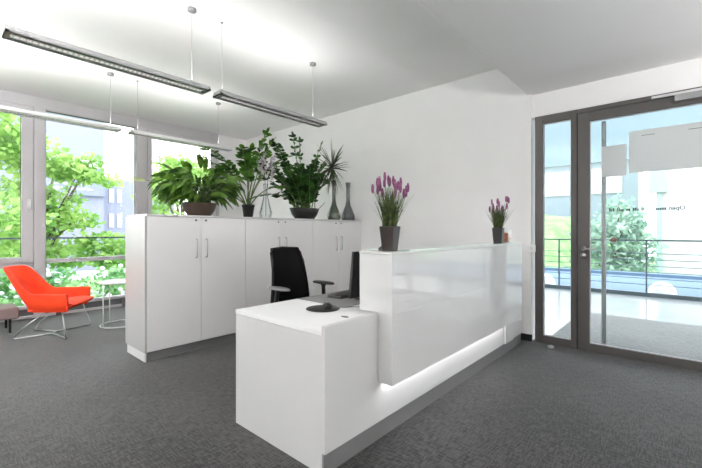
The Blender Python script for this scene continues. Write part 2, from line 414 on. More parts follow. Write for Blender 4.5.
for i, (xx, yy, lb) in enumerate(((-.41, 11.5, 'white dome skylight on the blue roof, seen through the door glass'), (-2.95, 11.5, 'white dome skylight on the blue roof, seen through the narrow side pane'))):
    o = MB().lathe([(.30, 0), (.30, .04), (.27, .05), (.262, .14), (.23, .23), (.16, .31), (.08, .345), (.01, .355)], n=28).obj('dome_skylight', 'dome', loc=(xx, yy, -.3))
    tag(o, lb, 'skylight', 'dome skylights on the lower roof')
struct('ground', MB().box(-60, 60, 16.6, 80, -3.2, -3.0), 'grass')
# grassy slope
g = MB(); nx, ny = 24, 10; 
for j in range(ny):
    for i in range(nx):
        x = -26+i*1.05; y = 22+j*2.0; g.v.append((x, y, -3+ (5.6*math.sin(min(1, j/(ny-3))*math.pi/2))*max(0, min(1, (-3.0-x)/3.5))+.25*math.sin(i*1.3+j)))
for j in range(ny-1):
    for i in range(nx-1): g.f.append([j*nx+i, j*nx+i+1, (j+1)*nx+i+1, (j+1)*nx+i]); g.sm.append(True)
struct('grassy_slope', g, 'grass')
b1 = thing('flat_roofed_building', 'grey flat-roofed building with a white window, above the grassy slope', 'building', (-6.5, 44, 0))
MB().box(-14, 3.2, 0, 6, -3, 8.3).obj('wall', 'facg', b1)
MB().box(-14.3, 3.5, -.4, 6, 8.1, 8.5).obj('roof_edge', 'fac', b1)
for xx in (-9, -4.6, -.2):
    wf = MB().box(xx-.3, xx+2.2, -.12, 0, 4.9, 7.4).obj('window_frame', 'facw', b1)
    MB().box(xx-.1, xx+2.0, -.16, -.12, 5.1, 7.2).obj('pane', 'winp', wf)
b2 = thing('white_building', 'plain white building at the right beyond the railing', 'building', (4.9, 30, -3))
MB().box(-6.0, 9, 0, 8, 0, 13).obj('wall', 'facw', b2)
MB().box(-6.25, -6.0, -.3, 8, 0, 9.4).obj('corner_column', 'teal', b2)
MB().box(-6.6, -5.75, -.5, 0, 6.6, 9.4).obj('corner_box', 'teal', b2)

# ---------------------------------------------------------------- trees
def blob_tree(name, label, loc, height, crowns, m, nleaf, ls, group=None, cat='tree', trunk=True, seed=1, blossoms=0):
    rn = random.Random(seed)
    r = thing(name, label, cat, loc, 0, group)
    f = MB()
    tot = sum(c[3]*c[4]*c[5] for c in crowns)
    for cx, cy_, cz, rx, ry, rz in crowns:
        for _ in range(int(nleaf*rx*ry*rz/tot)):
            u = V((rn.gauss(0, 1), rn.gauss(0, 1), rn.gauss(0, 1))).normalized()*(rn.uniform(.45, 1.05))
            p = V((cx+u.x*rx, cy_+u.y*ry, cz+u.z*rz))
            a = V((rn.gauss(0, 1), rn.gauss(0, 1), rn.gauss(0, .6))).normalized(); b_ = a.orthogonal().normalized(); s_ = ls*rn.uniform(.6, 1.3)
            q = rn.uniform(0, 6.28); b2_ = b_*math.cos(q)+a.cross(b_)*math.sin(q)
            f.add([p, p+a*s_*.5+b2_*s_*.32, p+a*s_, p+a*s_*.5-b2_*s_*.32], [(0, 1, 2, 3)])
    f.obj('foliage', m, r)
    if trunk:
        t = MB()
        t.tube([(0, 0, 0), (.05, .03, height*.35), (0, .0, height*.7)], [.14, .11, .06], 8)
        for c in crowns[:7]:
            t.tube([(0, 0, height*.35), (c[0]*.5, c[1]*.5, (height*.4+c[2])/2), (c[0], c[1], c[2])], [.06, .045, .015], 6)
        t.obj('trunk', 'bark', r)
    if blossoms:
        bl = MB()
        for _ in range(blossoms):
            c = rn.choice(crowns); u = V((rn.gauss(0, 1), rn.gauss(0, 1), rn.gauss(0, 1))).normalized()
            bl.lathe([(.005, -.05), (.045, -.03), (.055, 0), (.04, .035), (.005, .05)], (c[0]+u.x*c[3], c[1]+u.y*c[4], c[2]+u.z*c[5]), n=6)
        bl.obj('blossom', 'flower', r)
    return r
def crowns(n, sx, sy, z0, z1, r, seed):
    rn = random.Random(seed)
    return [(rn.uniform(-sx, sx), rn.uniform(-sy, sy), rn.uniform(z0, z1), r*rn.uniform(.6, 1.2), r*rn.uniform(.6, 1.2), r*rn.uniform(.45, .8)) for _ in range(n)]
blob_tree('broadleaf_tree', 'pale green tree beyond the walkway railing, seen through the door glass', (-2.6, 23, -3), 5, [(.2, 0, 4.6, 1.2, 1, .9), (-.2, 0, 3.6, 1.5, 1, .9), (.9, 0, 3.5, 1.0, 1, .7), (-1.2, 0, 4.0, .9, .8, .7), (.5, 0, 2.5, 1.3, 1, .8), (-.9, 0, 2.6, 1.2, 1, .8), (.1, 0, 5.6, .7, .6, .5)], 'treeB', 2600, .30, seed=3)
# left: street level is lower than the room
struct('ground', MB().box(-80, XW-.3, -40, 60, -1.6, -1.4), 'ground')
struct('lawn', MB().box(-24, -9, -12, 14, -1.4, -1.36), 'grass')
blob_tree('broadleaf_tree', 'large bright green tree filling the leftmost window', (-13.0, .0, -1.4), 5.6, crowns(11, .9, 1.5, 1.6, 6.3, 1.1, 5)+[(0, -1.2, 5, 1, 1.3, 1), (0, .8, 5.6, .8, 1.0, .8)], 'treeA', 5600, .20, seed=5)
blob_tree('broadleaf_tree', 'green tree reaching its branches into the wide middle window', (-14.2, 2.2, -1.4), 5.0, [(0, .4, 4.6, .6, .9, .45), (.2, .9, 4.4, .5, .8, .35), (0, -.5, 5.0, .7, .8, .5), (0, .0, 2.9, .7, .9, .5), (0, -.4, 2.2, .7, .9, .5), (0, .9, 3.0, .6, .7, .32), (0, 1.3, 4.9, .4, .4, .25), (0, -.3, 3.8, .5, .6, .5), (0, 2.0, 1.7, .7, .7, .5), (.1, .2, 3.6, .5, .9, .4), (0, 1.6, 2.3, .6, .8, .35), (0, .6, 1.9, .6, 1.0, .4), (0, 1.7, 4.3, .4, .5, .22)], 'treeA', 5600, .20, seed=8)
blob_tree('broadleaf_tree', 'bright green tree behind the houseplants, in the right-hand window', (-16.5, 7.5, -1.4), 5.2, crowns(9, .8, 1.2, 1.8, 5.6, .9, 15), 'treeA', 5000, .20, seed=11)
blob_tree('flowering_shrub', 'flowering shrub with pale blossoms outside the window, behind the red armchair', (-10.2, .9, -1.4), 1, crowns(10, .5, 1.2, .5, 1.7, .6, 21), 'treeC', 3600, .13, cat='shrub', trunk=False, seed=21, blossoms=160)
blob_tree('flowering_shrub', 'flowering shrub with pale blossoms outside the window, behind the white side table', (-10.4, 3.4, -1.4), 1, crowns(10, .5, 1.3, .5, 1.6, .6, 22), 'treeC', 3600, .13, cat='shrub', trunk=False, seed=22, blossoms=220)
blob_tree('flowering_shrub', 'leafy shrub outside the window at the far left edge', (-10.0, -1.6, -1.4), 1, crowns(8, .5, 1.2, .5, 1.8, .6, 23), 'treeA', 2600, .13, cat='shrub', trunk=False, seed=23, blossoms=0)
lb = thing('office_building', 'pale lavender building with a large signboard across the street', 'building', (-30, 4, -1.4))
MB().box(-5, 0, -2.5, 4.18, 0, 12).obj('wall', 'fac', lb)
MB().box(0, .15, -2.4, 4.2, 6.85, 7.5).obj('fascia', 'facw', lb)
sg = MB().box(0, .3, .9, 4.15, 5.0, 6.8).obj('signboard', mat('signboard_blue', (126, 130, 156), .6, noise=.03), lb)
tx = MB()
rn = random.Random(4)
for i, zz in enumerate((6.3, 5.95, 5.65, 5.35)):
    y = 1.3
    while y < 3.6-(.3 if i else 0):
        l = rn.uniform(.12, .4); tx.box(.3, .32, y, y+l, zz, zz+(.16 if i == 0 else .1)); y += l+.07
tx.obj('lettering', 'facw', sg)
b4 = thing('office_block', 'lower pale blue office block right of the signboard building', 'building', (-31, 8.4, -1.4))
MB().box(-5, 0, 0, 5, 0, 6.4).obj('wall', 'fac', b4)
for yy in (.35, .85, 2.2, 3.0):
    for zz in (4.7, 2.9):
        MB().box(0, .06, yy, yy+.32, zz, zz+1.0).obj('window', 'facw', b4)
rl2 = thing('garden_railing', 'thin horizontal rail running outside the windows at eye height', 'railing', (XW-.45, .5, -1.4))
MB().box(-.012, .012, -4, 3.6, 2.525, 2.55).obj('rail', 'rail', rl2)
for yy in (-3.9, -.9, 3.55): MB().box(-.015, .015, yy-.015, yy+.015, 0, 2.53).obj('post', 'rail', rl2)

# ================================================================ CABINETS
CX, CXB = -3.828, -4.349
cuts = [1.398, 2.468, 3.53, YW-.006]
def cabinet(y0, y1, label):
    t = thing('storage_cabinet', label, 'cabinet', (CXB, y0, 0), 0, 'white two-door cabinets in a row')
    D = CX-CXB; W = y1-y0
    MB().box(0, D-.021, .001, W-.001, .092, 1.392).obj('body', 'gloss', t, bevel=.001)
    MB().box(.03, D-.022, .002, W-.002, 0, .091).obj('plinth', 'plinth', t)
    h_ = W/2
    for s_ in (0, 1):
        a, b_ = (.002, h_-.0015) if s_ == 0 else (h_+.0015, W-.002)
        dr = MB().box(D-.020, D, a, b_, .094, 1.390).obj('door', 'gloss', t, bevel=.0015)
        yh = h_-.055 if s_ == 0 else h_+.055
        MB().tube([(D, yh, .975), (D+.026, yh, .975), (D+.03, yh, .985), (D+.03, yh, 1.155), (D+.026, yh, 1.165), (D, yh, 1.165)], .0055).obj('handle', 'chrome', dr)
        lk = MB().lathe([(.011, 0), (.011, .004), (.007, .005)], n=14); lk.v = [(z, x, y) for x, y, z in lk.v]
        lk.obj('lock', 'dark', dr, loc=(D, yh, 1.363))
    return t
c0 = cabinet(cuts[0], cuts[1], 'white gloss two-door cabinet nearest the windows, under the brown bowl of leafy plants')
cabinet(cuts[1], cuts[2], 'middle white gloss two-door cabinet, behind the black office chair')
cabinet(cuts[2], cuts[3], 'white gloss two-door cabinet against the back wall, under the two grey vases')
tag(MB().box(CXB, CX-.002, cuts[0], YW-.003, 1.396, 1.414).obj('long_shelf_board', 'satin', bevel=.001), 'continuous white top board lying across the row of cabinets', 'top board')
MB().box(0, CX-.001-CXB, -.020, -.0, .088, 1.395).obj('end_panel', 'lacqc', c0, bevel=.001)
MB().box(.03, CX-.02-CXB, -.012, .0015, 0, .087).obj('plinth', 'plinthw', c0)

# ================================================================ RECEPTION DESK
DXL, DXR = -2.199, -1.367; DY0, DY1 = 1.343, 4.42
dk = thing('reception_desk', 'white gloss reception desk with a raised counter lit from below', 'desk', (DXR, DY0, 0))
def L(mb): mb.v = [(x-DXR, y-DY0, z) for x, y, z in mb.v]; return mb
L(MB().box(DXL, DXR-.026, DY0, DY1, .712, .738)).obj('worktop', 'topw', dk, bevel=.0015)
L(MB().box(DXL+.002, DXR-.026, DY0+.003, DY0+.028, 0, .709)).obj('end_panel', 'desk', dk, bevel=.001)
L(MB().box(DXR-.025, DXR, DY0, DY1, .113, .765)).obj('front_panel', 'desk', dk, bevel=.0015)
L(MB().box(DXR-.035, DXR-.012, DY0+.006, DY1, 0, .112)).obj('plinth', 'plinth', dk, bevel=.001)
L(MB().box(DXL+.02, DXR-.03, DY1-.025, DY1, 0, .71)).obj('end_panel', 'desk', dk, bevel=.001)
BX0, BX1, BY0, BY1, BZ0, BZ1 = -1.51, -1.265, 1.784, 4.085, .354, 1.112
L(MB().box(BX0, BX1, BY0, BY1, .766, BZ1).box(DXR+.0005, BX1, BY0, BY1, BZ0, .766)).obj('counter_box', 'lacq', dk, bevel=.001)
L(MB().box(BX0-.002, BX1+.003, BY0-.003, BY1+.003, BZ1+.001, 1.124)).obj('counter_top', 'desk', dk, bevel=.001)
L(MB().box(DXR+.0005, DXR+.016, 3.87, BY1, .115, BZ0-.001)).obj('filler_panel', 'desk', dk, bevel=.001)
L(MB().box(DXR+.02, DXR+.045, BY0+.04, 3.86, BZ0-.010, BZ0-.001)).obj('led_strip', 'led', dk)
gt = L(MB().box(BX0-.10, BX1-.012, 1.99, 4.06, 1.1245, 1.1325)).obj('glass_top', 'gtop', dk, bevel=.001)
gt['label'] = 'greenish glass sheet on the counter'
al = bpy.data.lights.new('led_light', 'AREA'); al.shape = 'RECTANGLE'; al.size = .03; al.size_y = 2.0; al.energy = STRIP
ao = bpy.data.objects.new('led_light', al); C.objects.link(ao); ao.parent = dk; ao.location = (.0325, (BY0+3.86)/2+.0-DY0, BZ0-.014)

# desk things
tag(MB().box(-2.19, -1.70, 1.86, 2.9, .738, .741).obj('desk_pad', 'pad', bevel=.001), 'grey desk pad lying on the worktop before the monitor', 'desk pad')
mp = MB().lathe([(.108, 0), (.112, .002), (.110, .005), (.02, .0055)], n=40).obj('mouse_pad', 'black', loc=(-1.785, 1.735, .738))
tag(mp, 'round black mouse pad near the end of the white worktop', 'mouse pad')
ms = thing('computer_mouse', 'small black computer mouse on the round mouse pad', 'mouse', (-1.775, 1.765, .7436), R(50))
f = MB(); n1, n2 = 10, 8; f.v = []
for i in range(n1+1):
    t = i/n1
    for j in range(n2+1):
        u = math.pi*j/n2; wv = .032*math.sin(math.pi*(.12+.76*t))**.4; hh = .034*math.sin(math.pi*(.18+.70*t))**.8
        f.v.append((math.cos(u)*wv, -.055+.11*t, math.sin(u)**.7*hh if j not in (0, n2) else 0))
for i in range(n1):
    for j in range(n2): a = i*(n2+1)+j; f.f.append([a, a+1, a+n2+2, a+n2+1]); f.sm.append(True)
f.f.append([k for k in range(n2+1)]); f.sm.append(False); f.f.append([n1*(n2+1)+k for k in range(n2+1)][::-1]); f.sm.append(False)
f.obj('shell', 'black', ms)
MB().box(-.003, .003, .018, .035, .028, .0345).obj('scroll_wheel', 'chrome', ms)
kb = thing('keyboard', 'black keyboard on the grey desk pad in front of the monitor', 'keyboard', (-2.0, 2.27, .741), R(3))
MB().box(-.07, .07, -.22, .22, .001, .018).obj('case', 'black', kb, bevel=.004)
ky = MB()
for i in range(5):
    for j in range(15): ky.box(-.058+.024*i, -.039+.024*i, -.208+.028*j, -.184+.028*j, .018, .023)
ky.obj('keys', 'black', kb)
mo = thing('monitor', 'black computer monitor seen edge-on behind the raised counter', 'monitor', (-1.745, 2.24, .741))
f = MB(); f.box(-.011, .011, -.27, .27, -.165, .165); f.v = [(x+.10*z, y, z) for x, y, z in f.v]
f.v = [(x, y, z+.20) for x, y, z in f.v]; ho = f.obj('housing', 'black', mo, bevel=.004)
f = MB(); f.box(-.0125, -.0112, -.258, .258, -.15, .153); f.v = [(x+.10*z, y, z+.20) for x, y, z in f.v]; f.obj('screen', 'screen', mo)
MB().box(.012, .035, -.04, .04, .012, .24).obj('stand', 'black', mo, bevel=.004)
MB().box(-.10, .08, -.12, .12, .0, .012).obj('foot', 'black', mo, bevel=.004)
tag(MB().tube([(-1.60, 1.93, .744), (-1.66, 1.90, .744), (-1.70, 1.84, .744), (-1.73, 1.80, .748)], .003).tube([(-1.575, 1.95, .747), (-1.62, 1.925, .747)], .008).obj('cable', 'dark'), 'thin grey cable with a plug lying beside the mouse pad', 'cable')
tag(MB().lathe([(.028, 0), (.028, .002), (.022, .003)], n=20, sx=1, sy=.55).obj('cable_grommet', 'dark', loc=(-1.52, 1.66, .738)), 'small dark cable outlet set into the white worktop', 'cable outlet')

# ================================================================ OFFICE CHAIR (faces +X)
oc = thing('office_chair', 'black mesh-backed office chair with grey armrests behind the reception desk', 'chair', (-2.76, 2.40, 0), R(0))
def rounded_panel(w0, w1, z0, z1, th, curve, lean, n=10, m=12):
    mb = MB(); rows = []
    for side in (0, 1):
        for j in range(m+1):
            t = j/m; z = z0+(z1-z0)*t
            wv = w0+(w1-w0)*t
            edge = min(t, 1-t)*(z1-z0); rr = .045
            if edge < rr: wv -= 2*(rr-math.sqrt(max(0, rr*rr-(rr-edge)**2)))*.9
            for i in range(n+1):
                s_ = i/n*2-1
                x = curve*s_*s_ + lean*t + .03*math.sin(math.pi*t) - (th if side else 0)
                mb.v.append((x, s_*wv/2, z))
    K = (n+1)*(m+1)
    for j in range(m):
        for i in range(n):
            a = j*(n+1)+i
            mb.f.append([a, a+1, a+n+2, a+n+1]); mb.f.append([K+a, K+a+n+1, K+a+n+2, K+a+1]); mb.sm += [True, True]
    for j in range(m):
        for i in (0, n):
            a = j*(n+1)+i; q = [a, a+n+1, K+a+n+1, K+a]
            mb.f.append(q if i == 0 else q[::-1]); mb.sm.append(False)
    for i in range(n):
        for j in (0, m):
            a = j*(n+1)+i; q = [a, K+a, K+a+1, a+1]; mb.f.append(q if j == 0 else q[::-1]); mb.sm.append(False)
    return mb
bk = rounded_panel(.47, .36, .52, 1.085, .03, .05, -.10)
bk.v = [(x-.19, y, z) for x, y, z in bk.v]; bk.obj('backrest', 'mesh', oc)
f = MB().tube([(-.17, -.230, .54), (-.17, -.215, .75), (-.20, -.192, .95), (-.255, -.168, 1.075), (-.30, 0, 1.085), (-.255, .168, 1.075), (-.20, .192, .95), (-.17, .215, .75), (-.17, .230, .54)], .010)
f.obj('back_frame', 'black', oc)
MB().box(-.20, .28, -.24, .24, .44, .51).obj('seat', 'mesh', oc, bevel=.03, seg=4)
MB().box(-.26, -.03, -.03, .03, .37, .43).tube([(-.24, 0, .4), (-.27, 0, .6), (-.25, 0, .75)], .022).obj('back_bracket', 'black', oc)
MB().tube([(0, 0, .08), (0, 0, .44)], [.03, .025], 14).box(-.12, .12, -.09, .09, .40, .44).obj('gas_column', 'black', oc)
for s_ in (-1, 1):
    ar = MB().tube([(-.02, s_*.22, .42), (-.02, s_*.30, .43), (-.01, s_*.31, .50), (.0, s_*.29, .69), (.01, s_*.28, .715)], [.018, .02, .022, .02, .03]).obj('arm_support', 'black', oc)
    p = MB().lathe([(.035, 0), (.05, .004), (.052, .016), (.045, .024), (.01, .027)], n=28, sx=2.9, sy=1.0)
    p.obj('armrest', 'greyp' if s_ < 0 else 'black', oc, loc=(.01, s_*.28, .715))
for k_ in range(5):
    a = k_*2*math.pi/5+.3
    lg = MB().tube([(0.02*math.cos(a), .02*math.sin(a), .10), (.16*math.cos(a), .16*math.sin(a), .095), (.30*math.cos(a), .30*math.sin(a), .075)], [.028, .022, .016], 8).obj('leg', 'black', oc)
    w_ = MB().lathe([(.012, -.022), (.026, -.02), (.027, .02), (.012, .022)], n=16); w_.v = [(z, y, x) for x, y, z in w_.v]
    o = w_.obj('caster', 'black', lg, loc=(.30*math.cos(a), .30*math.sin(a), .0275)); o.rotation_euler = (0, 0, a+1.57)

# ================================================================ RED LOUNGE CHAIR (local +Y is forward)
rc = thing('lounge_chair', 'bright orange-red upholstered lounge armchair on a steel wire base', 'armchair', (-5.81, 1.03, 0), R(-34))
def chair_shell():
    # u runs from right arm front, round the back, to left arm front
    U = 40; Vn = 8; inner = []; outer = []
    for i in range(U+1):
        u = i/U*2-1; a = abs(u); s_ = 1 if u > 0 else -1
        # plan position (at seat level) : arm part a in .45..1, back part a<.45
        if a > .42:
            t = (a-.42)/.58; x = s_*(.235+.075*t); y = -.20+.50*t
        else:
            t = a/.42; x = s_*(.235*math.sin(t*math.pi/2)); y = -.20-.08*math.cos(t*math.pi/2)
        arm_h = .525-.02*max(0, (a-.6))
        if a < .30: top = .83
        elif a < .50:
            t = (a-.30)/.20; t = t*t*(3-2*t); top = .83*(1-t)+.535*t
        else: top = arm_h
        back = max(0, 1-(a/.55)**2)
        for j in range(Vn+1):
            v = j/Vn; z = .30+(top-.30)*v
            dz = z-.34
            lean_y = -.40*max(0, dz)*back
            out = .10*max(0, dz)*(1-back)
            narrow = 1-.22*max(0, (z-.55)/.28)*back
            rear = max(0, 1-(a/.8)**2); px = x*narrow*(.94+.06*min(1, v*2))+s_*out; py = y+lean_y+rear*(.13-.22*(z-.30))
            if v < .2: # tuck in at the bottom
                px *= .90+.5*v; py = py*(.92+.4*v)
            nx, ny = (s_*1.0, 0) if a > .42 else (math.sin(u/.42*math.pi/2), -math.cos(u/.42*math.pi/2))
            th = .022
            outer.append((px+nx*th, py+ny*th, z)); inner.append((px-nx*th, py-ny*th, z+ .0))
    mb = MB(); mb.v = outer+inner; K = len(outer); W = Vn+1
    for i in range(U):
        for j in range(Vn):
            a = i*W+j
            mb.f.append([a, a+W, a+W+1, a+1]); mb.f.append([K+a, K+a+1, K+a+W+1, K+a+W]); mb.sm += [True, True]
        for j in (0, Vn):
            a = i*W+j; q = [a, a+W, K+a+W, K+a]; mb.f.append(q if j == Vn else q); mb.sm.append(True)
    for i in (0, U):
        for j in range(Vn):
            a = i*W+j; mb.f.append([a, a+1, K+a+1, K+a]); mb.sm.append(True)
    return mb
o = chair_shell().obj('shell', 'red', rc, subd=1)
f = MB(); NX, NY = 8, 10
for side in (1, 0):
    for j in range(NY+1):
        t = j/NY; y = -.14+.51*t
        for i in range(NX+1):
            s_ = i/NX*2-1
            wd = .235+.05*t
            e_ = (1-abs(s_)**6)
            top = .365+.045*t+.02*e_-.05*max(0, t-.85)/.15*.6
            bot = .285+.03*t+.03*abs(s_)**2+.06*max(0, t-.8)/.2*.8
            y2 = y+(.03*(1-s_*s_) if j == NY else 0)
            f.v.append((s_*wd, y2, top if side else bot))
K = (NX+1)*(NY+1)
for j in range(NY):
    for i in range(NX):
        a = j*(NX+1)+i; f.f.append([a, a+1, a+NX+2, a+NX+1]); f.f.append([K+a, K+a+NX+1, K+a+NX+2, K+a+1]); f.sm += [True, True]
for j in range(NY):
    for i in (0, NX):
        a = j*(NX+1)+i; f.f.append([a, a+NX+1, K+a+NX+1, K+a]); f.sm.append(True)
for i in range(NX):
    for j in (0, NY):
        a = j*(NX+1)+i; f.f.append([a, a+1, K+a+1, K+a]); f.sm.append(True)
f.obj('seat', 'red', rc, subd=1)
B = MB()
for s_ in (-1, 1):
    B.tube([(s_*.17, .02, .30), (s_*.20, -.20, .12), (s_*.225, -.285, .012), (s_*.21, -.27, .008), (s_*.06, .02, .008), (s_*.12, .10, .008), (s_*.33, .285, .008), (s_*.34, .29, .03), (s_*.27, .22, .33)], .0075)
B.tube([(-.06, .02, .008), (.06, .02, .008)], .0075)
B.obj('wire_base', 'chrome', rc)

# ---- white wire side table
st_ = thing('side_table', 'round white wire side table next to the red armchair', 'side table', (-5.66, 1.74, 0))
MB().tube(arc((0, 0), .235, 0, 2*math.pi, 40, .009)[:-1], .008, 8, True).obj('base_ring', 'white', st_)
MB().lathe([(.255, 0), (.262, .004), (.262, .016), (.255, .02)], n=44).obj('table_top', 'white', st_, loc=(0, 0, .565))
for a in (.3, 1.87, 3.44, 5.01): MB().tube([(.235*math.cos(a), .235*math.sin(a), .009), (.235*math.cos(a), .235*math.sin(a), .566)], .007).obj('leg', 'white', st_)
# ---- bench
bn = thing('bench', 'low taupe upholstered bench under the left window, partly out of frame', 'bench', (-6.37, -.02, 0))
MB().box(-.22, .22, -.85, .79, .17, .31).obj('seat', 'benchm', bn, bevel=.02, seg=3)
for sx in (-.17, .17):
    for yy in (-.75, .50, .71): MB().box(sx-.012, sx+.012, yy-.012, yy+.012, 0, .17).obj('leg', 'black', bn)
# ---- convector feet
for yy in (1.32, 2.2, .4): 
    tag(MB().box(XW+.05, XW+.11, yy-.03, yy+.03, 0, .15).obj('convector_bracket', 'dark', bevel=.003), 'small dark bracket standing at the foot of the window wall', 'bracket', 'brackets along the window wall')
# ---- door stop, thermostat
ds = MB().lathe([(.032, 0), (.034, .012), (.028, .024), (.012, .03), (.003, .031)], n=24).obj('door_stop', 'chrome', loc=(-1.075, 4.43, 0))
tag(ds, 'small shiny round door stop on the carpet in front of the glazed side panel', 'door stop')
sw = thing('wall_switch', 'small white switch box on the wall corner beside the door frame', 'switch', (-1.29, 4.545, 1.055))
MB().box(-.045, .032, -.03, .0, -.04, .04).obj('housing', 'white', sw, bevel=.004)
MB().box(-.018, .01, -.034, -.03, -.018, .018).obj('rocker', 'satin', sw, bevel=.001)

# ================================================================ PENDANT LIGHTS
def pendant(x0, x1, y0, y1, wires, m, label, group, zb=2.50, zc=None, power=None):
    zc = zc or ZC
    cx = (x0+x1)/2; W2 = (x1-x0)/2; Ln = y1-y0
    t = thing('pendant_light', label, 'pendant light', (cx, y0, zb), 0, group)
    f = MB()
    f.box(-W2, -W2+.018, 0, Ln, 0, .012).box(W2-.018, W2, 0, Ln, 0, .012)
    f.box(-W2, W2, 0, .022, 0, .012).box(-W2, W2, Ln-.022, Ln, 0, .012)
    f.add([(W2-.006, 0, .012), (W2, 0, .012), (W2-.022, 0, .045), (W2-.028, 0, .045), (W2-.006, Ln, .012), (W2, Ln, .012), (W2-.022, Ln, .045), (W2-.028, Ln, .045)], [(0, 1, 2, 3), (4, 7, 6, 5), (1, 5, 6, 2), (0, 3, 7, 4), (3, 2, 6, 7), (0, 4, 5, 1)])
    f.add([(-W2+.006, 0, .012), (-W2, 0, .012), (-W2+.022, 0, .045), (-W2+.028, 0, .045), (-W2+.006, Ln, .012), (-W2, Ln, .012), (-W2+.022, Ln, .045), (-W2+.028, Ln, .045)], [(0, 3, 2, 1), (4, 5, 6, 7), (1, 2, 6, 5), (0, 4, 7, 3), (3, 7, 6, 2), (0, 1, 5, 4)])
    f.box(-W2+.02, W2-.02, 0, .006, .0, .045).box(-W2+.02, W2-.02, Ln-.006, Ln, .0, .045)
    f.box(-W2+.018, W2-.018, .02, Ln-.02, .036, .040)
    f.obj('housing', m, t)
    lv = MB()
    n = int((Ln-.1)/.032)
    for i in range(n+1):
        y = .05+(Ln-.1)*i/n; lv.box(-W2+.045, W2-.045, y-.001, y+.001, .004, .030)
    lv.box(-W2+.042, -W2+.046, .03, Ln-.03, .002, .034).box(W2-.046, W2-.042, .03, Ln-.03, .002, .034)
    lv.obj('louvre', 'louvre', t)
    MB().tube([(0, .04, .027), (0, Ln-.04, .027)], .0075, 8).obj('lamp_tube', 'tube', t)
    for wy, big in wires:
        MB().tube([(0, wy-y0, .04), (0, wy-y0, zc-zb)], .0022, 6).tube([(0, wy-y0, .04), (0, wy-y0, .075)], .006, 8).obj('suspension_wire', 'chrome', t)
        rr = .036 if big else .012
        MB().lathe([(rr*.5, 0), (rr, .006), (rr, .03 if big else .012)], n=20).obj('ceiling_canopy', 'alu', t, loc=(0, wy-y0, zc-zb-(.03 if big else .012)))
    a = bpy.data.lights.new('uplight', 'AREA'); a.shape = 'RECTANGLE'; a.size = .09; a.size_y = Ln*.9; a.energy = power or UPLIGHT; a.color = (1, .99, .985)
    ao = bpy.data.objects.new('uplight', a); C.objects.link(ao); ao.parent = t; ao.location = (0, Ln/2, .052); ao.rotation_euler = (R(180), 0, 0)
    return t
G = 'suspended louvre lights'
pendant(-3.32, -3.165, .33, 1.69, ((.405, 0), (1.553, 1)), 'alu', 'long grey louvred pendant light at the top left, nearest the camera', G)
pendant(-3.32, -3.165, 1.79, 3.15, ((1.84, 0), (2.99, 1)), 'alu', 'grey louvred pendant light hanging above the middle of the cabinets', G)
pendant(-5.40, -5.245, .20, 1.62, ((.3, 0), (1.522, 1)), 'alul', 'pale pendant light in front of the wide middle window', G)
pendant(-5.40, -5.245, 1.74, 3.16, ((1.83, 0), (2.96, 1)), 'alul', 'pale pendant light in front of the right-hand window above the plants', G)
# extra pendants added unseen behind the camera to brighten the interior
for yy in (-1.45, -2.95):
    for xx in (-1.75, -3.32, -5.40):
        pendant(xx, xx+.155, yy, yy+1.42, ((yy+.1, 0), (yy+1.3, 1)), 'alu', 'extra louvred pendant light added unseen behind the viewpoint as fill', G, power=REAR_FILL)
for xx, yy in ((1.7, -.6), (1.9, 1.5), (2.0, 3.3), (.9, -2.6)):  # uplighters added outside the view to lift the entrance brightness
    t = thing('fill_uplighter', 'added fill light on a slim white stand, out of view beside the entrance', 'fill light', (xx, yy, 0), 0, 'added fill uplighters out of view')
    MB().lathe([(.13, 0), (.13, .015), (.02, .022)], n=28).obj('base', 'white', t)
    MB().tube([(0, 0, .02), (0, 0, 1.62)], .012, 10).obj('pole', 'white', t)
    MB().lathe([(.03, 1.60), (.09, 1.63), (.15, 1.70), (.145, 1.70), (.085, 1.64), (.02, 1.62)], n=28).obj('lamp_bowl', 'white', t)
    a = bpy.data.lights.new('lamp', 'AREA'); a.shape = 'DISK'; a.size = .2; a.energy = FILL_UP; a.color = (1, .995, .99)
    ao = bpy.data.objects.new('lamp', a); C.objects.link(ao); ao.parent = t; ao.location = (0, 0, 1.69); ao.rotation_euler = (R(180), 0, 0)
# fill spots added to the entry ceiling, out of view, for more interior light
for xx, yy in ((.6, -1.6), (1.6, 1.2), (-.4, -2.6)):
    t = thing('fill_downlight', 'added round fill light, out of view in the lowered entrance ceiling', 'ceiling light', (xx, yy, ZE), 0, 'added entrance fill lights')
    MB().lathe([(.07, -.012), (.09, -.010), (.095, 0)], n=28).obj('bezel', 'white', t)
    a = bpy.data.lights.new('lamp', 'AREA'); a.shape = 'DISK'; a.size = .13; a.energy = ENTRY_FILL
    ao = bpy.data.objects.new('lamp', a); C.objects.link(ao); ao.parent = t; ao.location = (0, 0, -.016)

# ================================================================ PLANTS ON THE CABINETS
ZT = 1.414; PX = -4.10
def bowl(t, m, L_, W_, H, base=.55):
    b = MB().lathe([(.5*base, 0), (.5*base+.04, .005), (.5*.86, H*.45), (.5, H*.95), (.5, H), (.47, H), (.46, H*.85), (.02, H*.82)], n=36, sx=W_, sy=L_)
    b.v = [(x, y, z) for x, y, z in b.v]
    b.obj('bowl', m, t)
    MB().lathe([(.40, 0), (.43, .006), (.3, .014), (.01, .018)], n=30, sx=W_, sy=L_).obj('soil', 'soil', t, loc=(0, 0, H*.84))
rn = random.Random(12)
